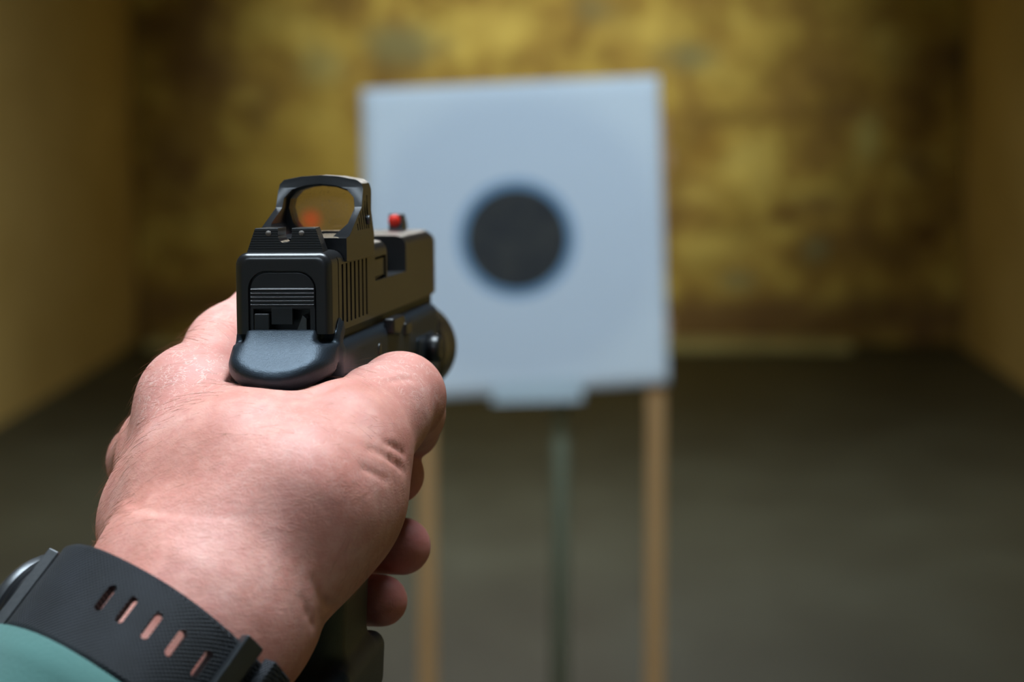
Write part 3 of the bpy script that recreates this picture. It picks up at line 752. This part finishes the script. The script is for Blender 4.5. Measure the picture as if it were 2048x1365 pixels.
p1 = bump(nt, b, noise(nt, mapping(nt, co, (1, 1, 2.2), (.4, .3, .1)), 300, 4, .65), .22, .0006, p1)
bump(nt, b, noise(nt, co, 80, 3, .5), .35, .0016, p1)
org = W0 * MM
person = link('person', np_mesh('person', V * MM - org, Q), m_skin); person.location = org
tag(person, 'left hand gripping the black pistol, thumb bent along its frame, arm in a teal sleeve', 'person')

# fine hairs standing off the skin
nq = len(Q); Vc = V * MM - org
fc = Vc[Q].mean(1); fn = np.cross(Vc[Q[:, 2]] - Vc[Q[:, 0]], Vc[Q[:, 3]] - Vc[Q[:, 1]]); fn /= np.linalg.norm(fn, axis=1)[:, None] + 1e-12
toc = np.array(CAM) - (fc + org); toc /= np.linalg.norm(toc, axis=1)[:, None]
facing = (fn * toc).sum(1)
rel = (fc + org - np.array(CAM)); dep = rel @ np.array(FW); PX = 1024 + FPX * (rel @ np.array(RT)) / dep; PY = 682.5 - FPX * (rel @ np.array(UP)) / dep
okm = (facing > -.15) & (PY > 590) & (PY < 1180) & (PX < 760) & (dep < .70)
pr = np.where(okm, 1.0, 0.0) * np.where((facing < .35) & (PX < 420), 3.0, 1.0); pr /= pr.sum()
sel = rng.choice(nq, 1500, p=pr)
HV, HF = [], []
for s_ in sel:
    p = Vector(fc[s_]); nrm = Vector(fn[s_]); t = Vector(cdir(-.75 + random.uniform(-.4, .4), .1, -.35 + random.uniform(-.5, .5)))
    t = (t - nrm * t.dot(nrm)).normalized(); L = random.uniform(.0025, .0065); lift = random.uniform(.12, .5); r = random.uniform(.022, .04) * MM
    pts = [p + t * (L * q) + nrm * (L * lift * (q - .45 * q * q) - .0001) for q in (0, .33, .67, 1.0)]
    s1 = t.cross(nrm); base = len(HV)
    for q, pp_ in enumerate(pts):
        rr_ = r * (1 - .28 * q)
        for a_ in range(3):
            an = a_ * 2.094; HV.append(pp_ + s1 * (rr_ * math.cos(an)) + nrm * (rr_ * math.sin(an)))
    for q in range(3):
        for a_ in range(3):
            HF.append((base + q * 3 + a_, base + q * 3 + (a_ + 1) % 3, base + q * 3 + 3 + (a_ + 1) % 3, base + q * 3 + 3 + a_))
m_hair = simple('sandy_hair', (0.36, 0.18, 0.10), 0.45, 0, 300, .2)
ho = link('hair', mesh('hair', HV, HF), m_hair, person); tag(ho, 'fine sandy hairs on the back of the hand', kind='stuff')

# ================================================================== WATCH
# strap ring about the wrist: centre line WC, wide axis UU, thick axis VV, along AX
UU = cdir(.87, -.46, -.33); UU = (UU - AX * UU.dot(AX)).normalized(); VV = AX.cross(UU).normalized()
if VV.dot(FW) > 0: VV = -VV        # towards the camera
WC = Vector(hp(408, 1238, 592) * MM) + AX * 0.0205
RU, RV = 29.8 * MM, 38.5 * MM
def ring(th, rr_, al):
    c_, s_ = math.cos(th), math.sin(th); e = 2.3
    k = (abs(c_) ** e + abs(s_) ** e) ** (-1 / e)
    return WC + UU * ((RU + rr_) * c_ * k) + VV * ((RV + rr_) * s_ * k) + AX * al
m_strap, nt, b = mat('woven_black_rubber'); co = objco(nt); b.inputs['Roughness'].default_value = 0.6
def along(vec, pitch):
    d_ = N(nt, 'ShaderNodeVectorMath', operation='DOT_PRODUCT'); nt.links.new(co, d_.inputs[0]); d_.inputs[1].default_value = vec
    return mth(nt, 'SINE', mth(nt, 'MULTIPLY', d_.outputs['Value'], 2 * math.pi / pitch))
weave = mth(nt, 'MULTIPLY', along(UU, .0011), along(AX, .0011))
nt.links.new(mix(nt, ramp(nt, mth(nt, 'ADD', mth(nt, 'MULTIPLY', weave, .35), noise(nt, co, 90, 3)), [(.2, (0, 0, 0)), (.8, (1, 1, 1))]), (0.009, 0.012, 0.016), (0.030, 0.035, 0.046)), b.inputs['Base Color'])
bump(nt, b, weave, 1.0, .0005)
watch = empty('wrist_watch', Matrix.Translation(WC)); tag(watch, 'black wrist watch with a slotted woven rubber strap', 'watch')
SW = 12.5 * MM; nt_ = 120
rings = []
for k in range(nt_):
    th = 2 * math.pi * k / nt_
    rings.append([ring(th, r_, a_) - WC for r_, a_ in ((0, -SW), (2.2 * MM, -SW + .2 * MM), (2.9 * MM, -SW + 1.2 * MM), (3.0 * MM, 0), (2.9 * MM, SW - 1.2 * MM), (2.2 * MM, SW - .2 * MM), (0, SW))])
rings.append(rings[0])
strap = link('strap', loft_mesh('strap', rings, cap=False), m_strap)
bm = bmesh.new(); bm.from_mesh(strap.data); bmesh.ops.remove_doubles(bm, verts=bm.verts, dist=1e-6); bmesh.ops.recalc_face_normals(bm, faces=bm.faces); bm.to_mesh(strap.data); bm.free()
# where a pixel's ray meets the strap: nearest of sampled surface points
ths = np.linspace(0, 2 * math.pi, 720, endpoint=False)
def strap_th(px, py):
    best = None
    for th in ths:
        for al in np.linspace(-SW, SW, 13):
            p = ring(th, 3 * MM, al); rel_ = p - CAM; d_ = rel_.dot(FW); e = (1024 + FPX * rel_.dot(RT) / d_ - px) ** 2 + (682.5 - FPX * rel_.dot(UP) / d_ - py) ** 2
            if (best is None or e < best[0]) and (p - WC).dot(FW) < .004: best = (e, th, al)
    return best[1], best[2]
slots = [strap_th(*q) for q in ((207, 1201), (254, 1219), (306, 1246), (354, 1282), (400, 1330), (432, 1372))]
def slot_mesh(th, al):
    p = ring(th, 0, al) - WC; t = (ring(th + .01, 0, al) - ring(th - .01, 0, al)).normalized(); nrm = t.cross(AX).normalized()
    V_ = []; pr_ = [(math.cos(a) * 1.05 + 0, (2.6 if math.sin(a) > 0 else -2.6) + math.sin(a) * 1.05) for a in [math.radians(15 + 30 * i) for i in range(12)]]
    for s_ in (-4.5, 6):
        V_ += [p + nrm * s_ * MM + t * x * MM + AX * y * MM for x, y in pr_]
    F_ = [tuple(range(12)), tuple(range(23, 11, -1))] + [(i, (i + 1) % 12, 12 + (i + 1) % 12, 12 + i) for i in range(12)]
    me_ = mesh('c', V_, F_); fixn(me_); return me_
md = strap.modifiers.new('t', 'SOLIDIFY'); strap.modifiers.clear()
# close the strap's inner side
bm = bmesh.new(); bm.from_mesh(strap.data)
bl_ = [e for e in bm.edges if e.is_boundary]; bmesh.ops.bridge_loops(bm, edges=bl_); bmesh.ops.recalc_face_normals(bm, faces=bm.faces); bm.to_mesh(strap.data); bm.free()
cut(strap, [slot_mesh(*q) for q in slots])
bevel(strap, .15 * MM, 2, 40); strap.parent = watch
# keeper loop and buckle on the thumb side
M_buck = simple('brushed_dark_steel', (0.05, 0.055, 0.06), 0.3, .6, 300, .2)
thk = strap_th(540, 1350)[0]
def loop_mesh(th0, th1, r0, r1, al0, al1, n_=10):
    rg_ = []
    for k in range(n_ + 1):
        th = th0 + (th1 - th0) * k / n_
        rg_.append([ring(th, r0, al0) - WC, ring(th, r1, al0) - WC, ring(th, r1, al1) - WC, ring(th, r0, al1) - WC])
    return loft_mesh('l', rg_)
kp = link('keeper_loop', loop_mesh(thk - .10, thk + .10, 2.0 * MM, 6.0 * MM, -SW - 1.5 * MM, SW + 1.5 * MM), m_strap); bevel(kp, .5 * MM); kp.parent = watch
kp2 = link('buckle', loop_mesh(thk - .45, thk - .28, 2.0 * MM, 5.6 * MM, -SW - 1.5 * MM, SW + 1.5 * MM), M_buck); bevel(kp2, .6 * MM); kp2.parent = watch
kp2b = link('buckle', loop_mesh(thk + .2, thk + .34, 2.0 * MM, 5.6 * MM, -SW - 1.5 * MM, SW + 1.5 * MM), M_buck); bevel(kp2b, .6 * MM); kp2b.parent = watch
# case on the back of the wrist
thc = math.pi
pc = ring(thc, 3 * MM, 0) - WC; tc_ = (ring(thc + .01, 0, 0) - ring(thc - .01, 0, 0)).normalized(); nc = tc_.cross(AX).normalized()
if nc.dot(pc) < 0: nc = -nc
CM = Matrix((tc_, AX, nc)).transposed().to_4x4(); CM.translation = pc
def wpart(name, me, m, bv=None, smooth=False):
    me.transform(CM); fixn(me); o = link(name, me, m, None, smooth)
    if bv: bevel(o, bv * MM)
    o.parent = watch; return o
wpart('watch_case', lathe_mesh('watch_case', [(15, -3), (18, -2), (18.5, 4), (17.4, 7)], 40, 'Z', (0, 0, 0), MM), M_alu, smooth=True)
wpart('watch_bezel', lathe_mesh('watch_bezel', [(17.3, 6.8), (17.6, 8.5), (16.4, 10), (14.5, 10), (14.2, 8.6)], 40, 'Z', (0, 0, 0), MM, cap=False), M_pin, smooth=True)
wpart('watch_glass', lathe_mesh('watch_glass', [(14.4, 8), (14.4, 9.2), (.01, 9.4)], 40, 'Z', (0, 0, 0), MM), M_alu, smooth=True)
for sgn in (-1, 1):
    wpart('lug', boxes_mesh('lug', [(sgn * 17.5 - 4, sgn * 17.5 + 4, -11.5, 11.5, -4, 1.8)], MM), M_alu, 1.0)
    wpart('lug_bar', boxes_mesh('lug_bar', [(sgn * 22 - .7, sgn * 22 + .7, -12.2, 12.2, -2.4, .8)], MM), M_pin, .4)
wpart('crown', lathe_mesh('crown', [(3, 17), (3, 22), (2.4, 22.6)], 20, 'Y', (0, 0, 2), MM), M_pin, smooth=True)

# ================================================================== SLEEVE
m_sl, nt, b = mat('teal_cotton'); co = objco(nt); b.inputs['Roughness'].default_value = 0.85; b.inputs['Sheen Weight'].default_value = 0.2
nt.links.new(mix(nt, noise(nt, co, 60, 4), (0.034, 0.118, 0.104), (0.050, 0.150, 0.132)), b.inputs['Base Color'])
bump(nt, b, noise(nt, co, 900, 2), .3, .0004)
C0 = WC + AX * 0.0125
elbow = C0 + AX * 0.215 + RT * -.01; shoulder = Vector((-.27, .16, 1.43))
def bez(t):
    P0, P1, P2, P3 = C0, C0 + AX * .15, elbow + AX * .05, shoulder
    return P0 * (1 - t) ** 3 + 3 * P1 * t * (1 - t) ** 2 + 3 * P2 * t * t * (1 - t) + P3 * t ** 3
rings = []; NS, NA = 64, 56
ts = [0] + list(np.linspace(0, 1, NS))
uu = UU.copy()
for k, t in enumerate(ts):
    p = bez(t); tn = (bez(min(1, t + .01)) - bez(max(0, t - .01))).normalized(); uu = (uu - tn * uu.dot(tn)).normalized(); vv = tn.cross(uu)
    if vv.dot(VV) < 0 and k == 0: pass
    ra = 36.5 + 25 * t; rb = 42 + 18 * t; rg_ = []
    for i in range(NA):
        a = 2 * math.pi * i / NA
        wr = 1 + .035 * math.sin(3 * a + 9 * t) * math.sin(26 * t + 2 * math.sin(a)) + .02 * math.sin(5 * a + 17 * t)
        inset = .93 if k == 0 else (1.02 if k <= 2 else 1.0)
        rg_.append(p + (uu * math.cos(a) * ra + vv * math.sin(a) * rb) * (MM * wr * inset))
    rings.append(rg_)
inner = []
for r_ in (rings[6], rings[3], rings[0]):
    cc = sum((Vector(q) for q in r_), Vector()) / NA; inner.append([cc + (Vector(q) - cc) * (.90 if r_ is not rings[0] else 1.0) for q in r_])
loc = C0.copy()
allr = [[Vector(q) - loc for q in r_] for r_ in inner[:2] + rings]
sl = link('sleeve', loft_mesh('sleeve', allr, cap=False), m_sl, person, True); sl.matrix_parent_inverse = Matrix.Identity(4); sl.location = loc - Vector(org)
bm = bmesh.new(); bm.from_mesh(sl.data)
be = [e for e in bm.edges if e.is_boundary]; bmesh.ops.holes_fill(bm, edges=[e for e in be if (e.verts[0].co + loc - shoulder).length < .08]); bm.to_mesh(sl.data); bm.free()
sl['label'] = 'teal cotton sleeve cuff below the watch'
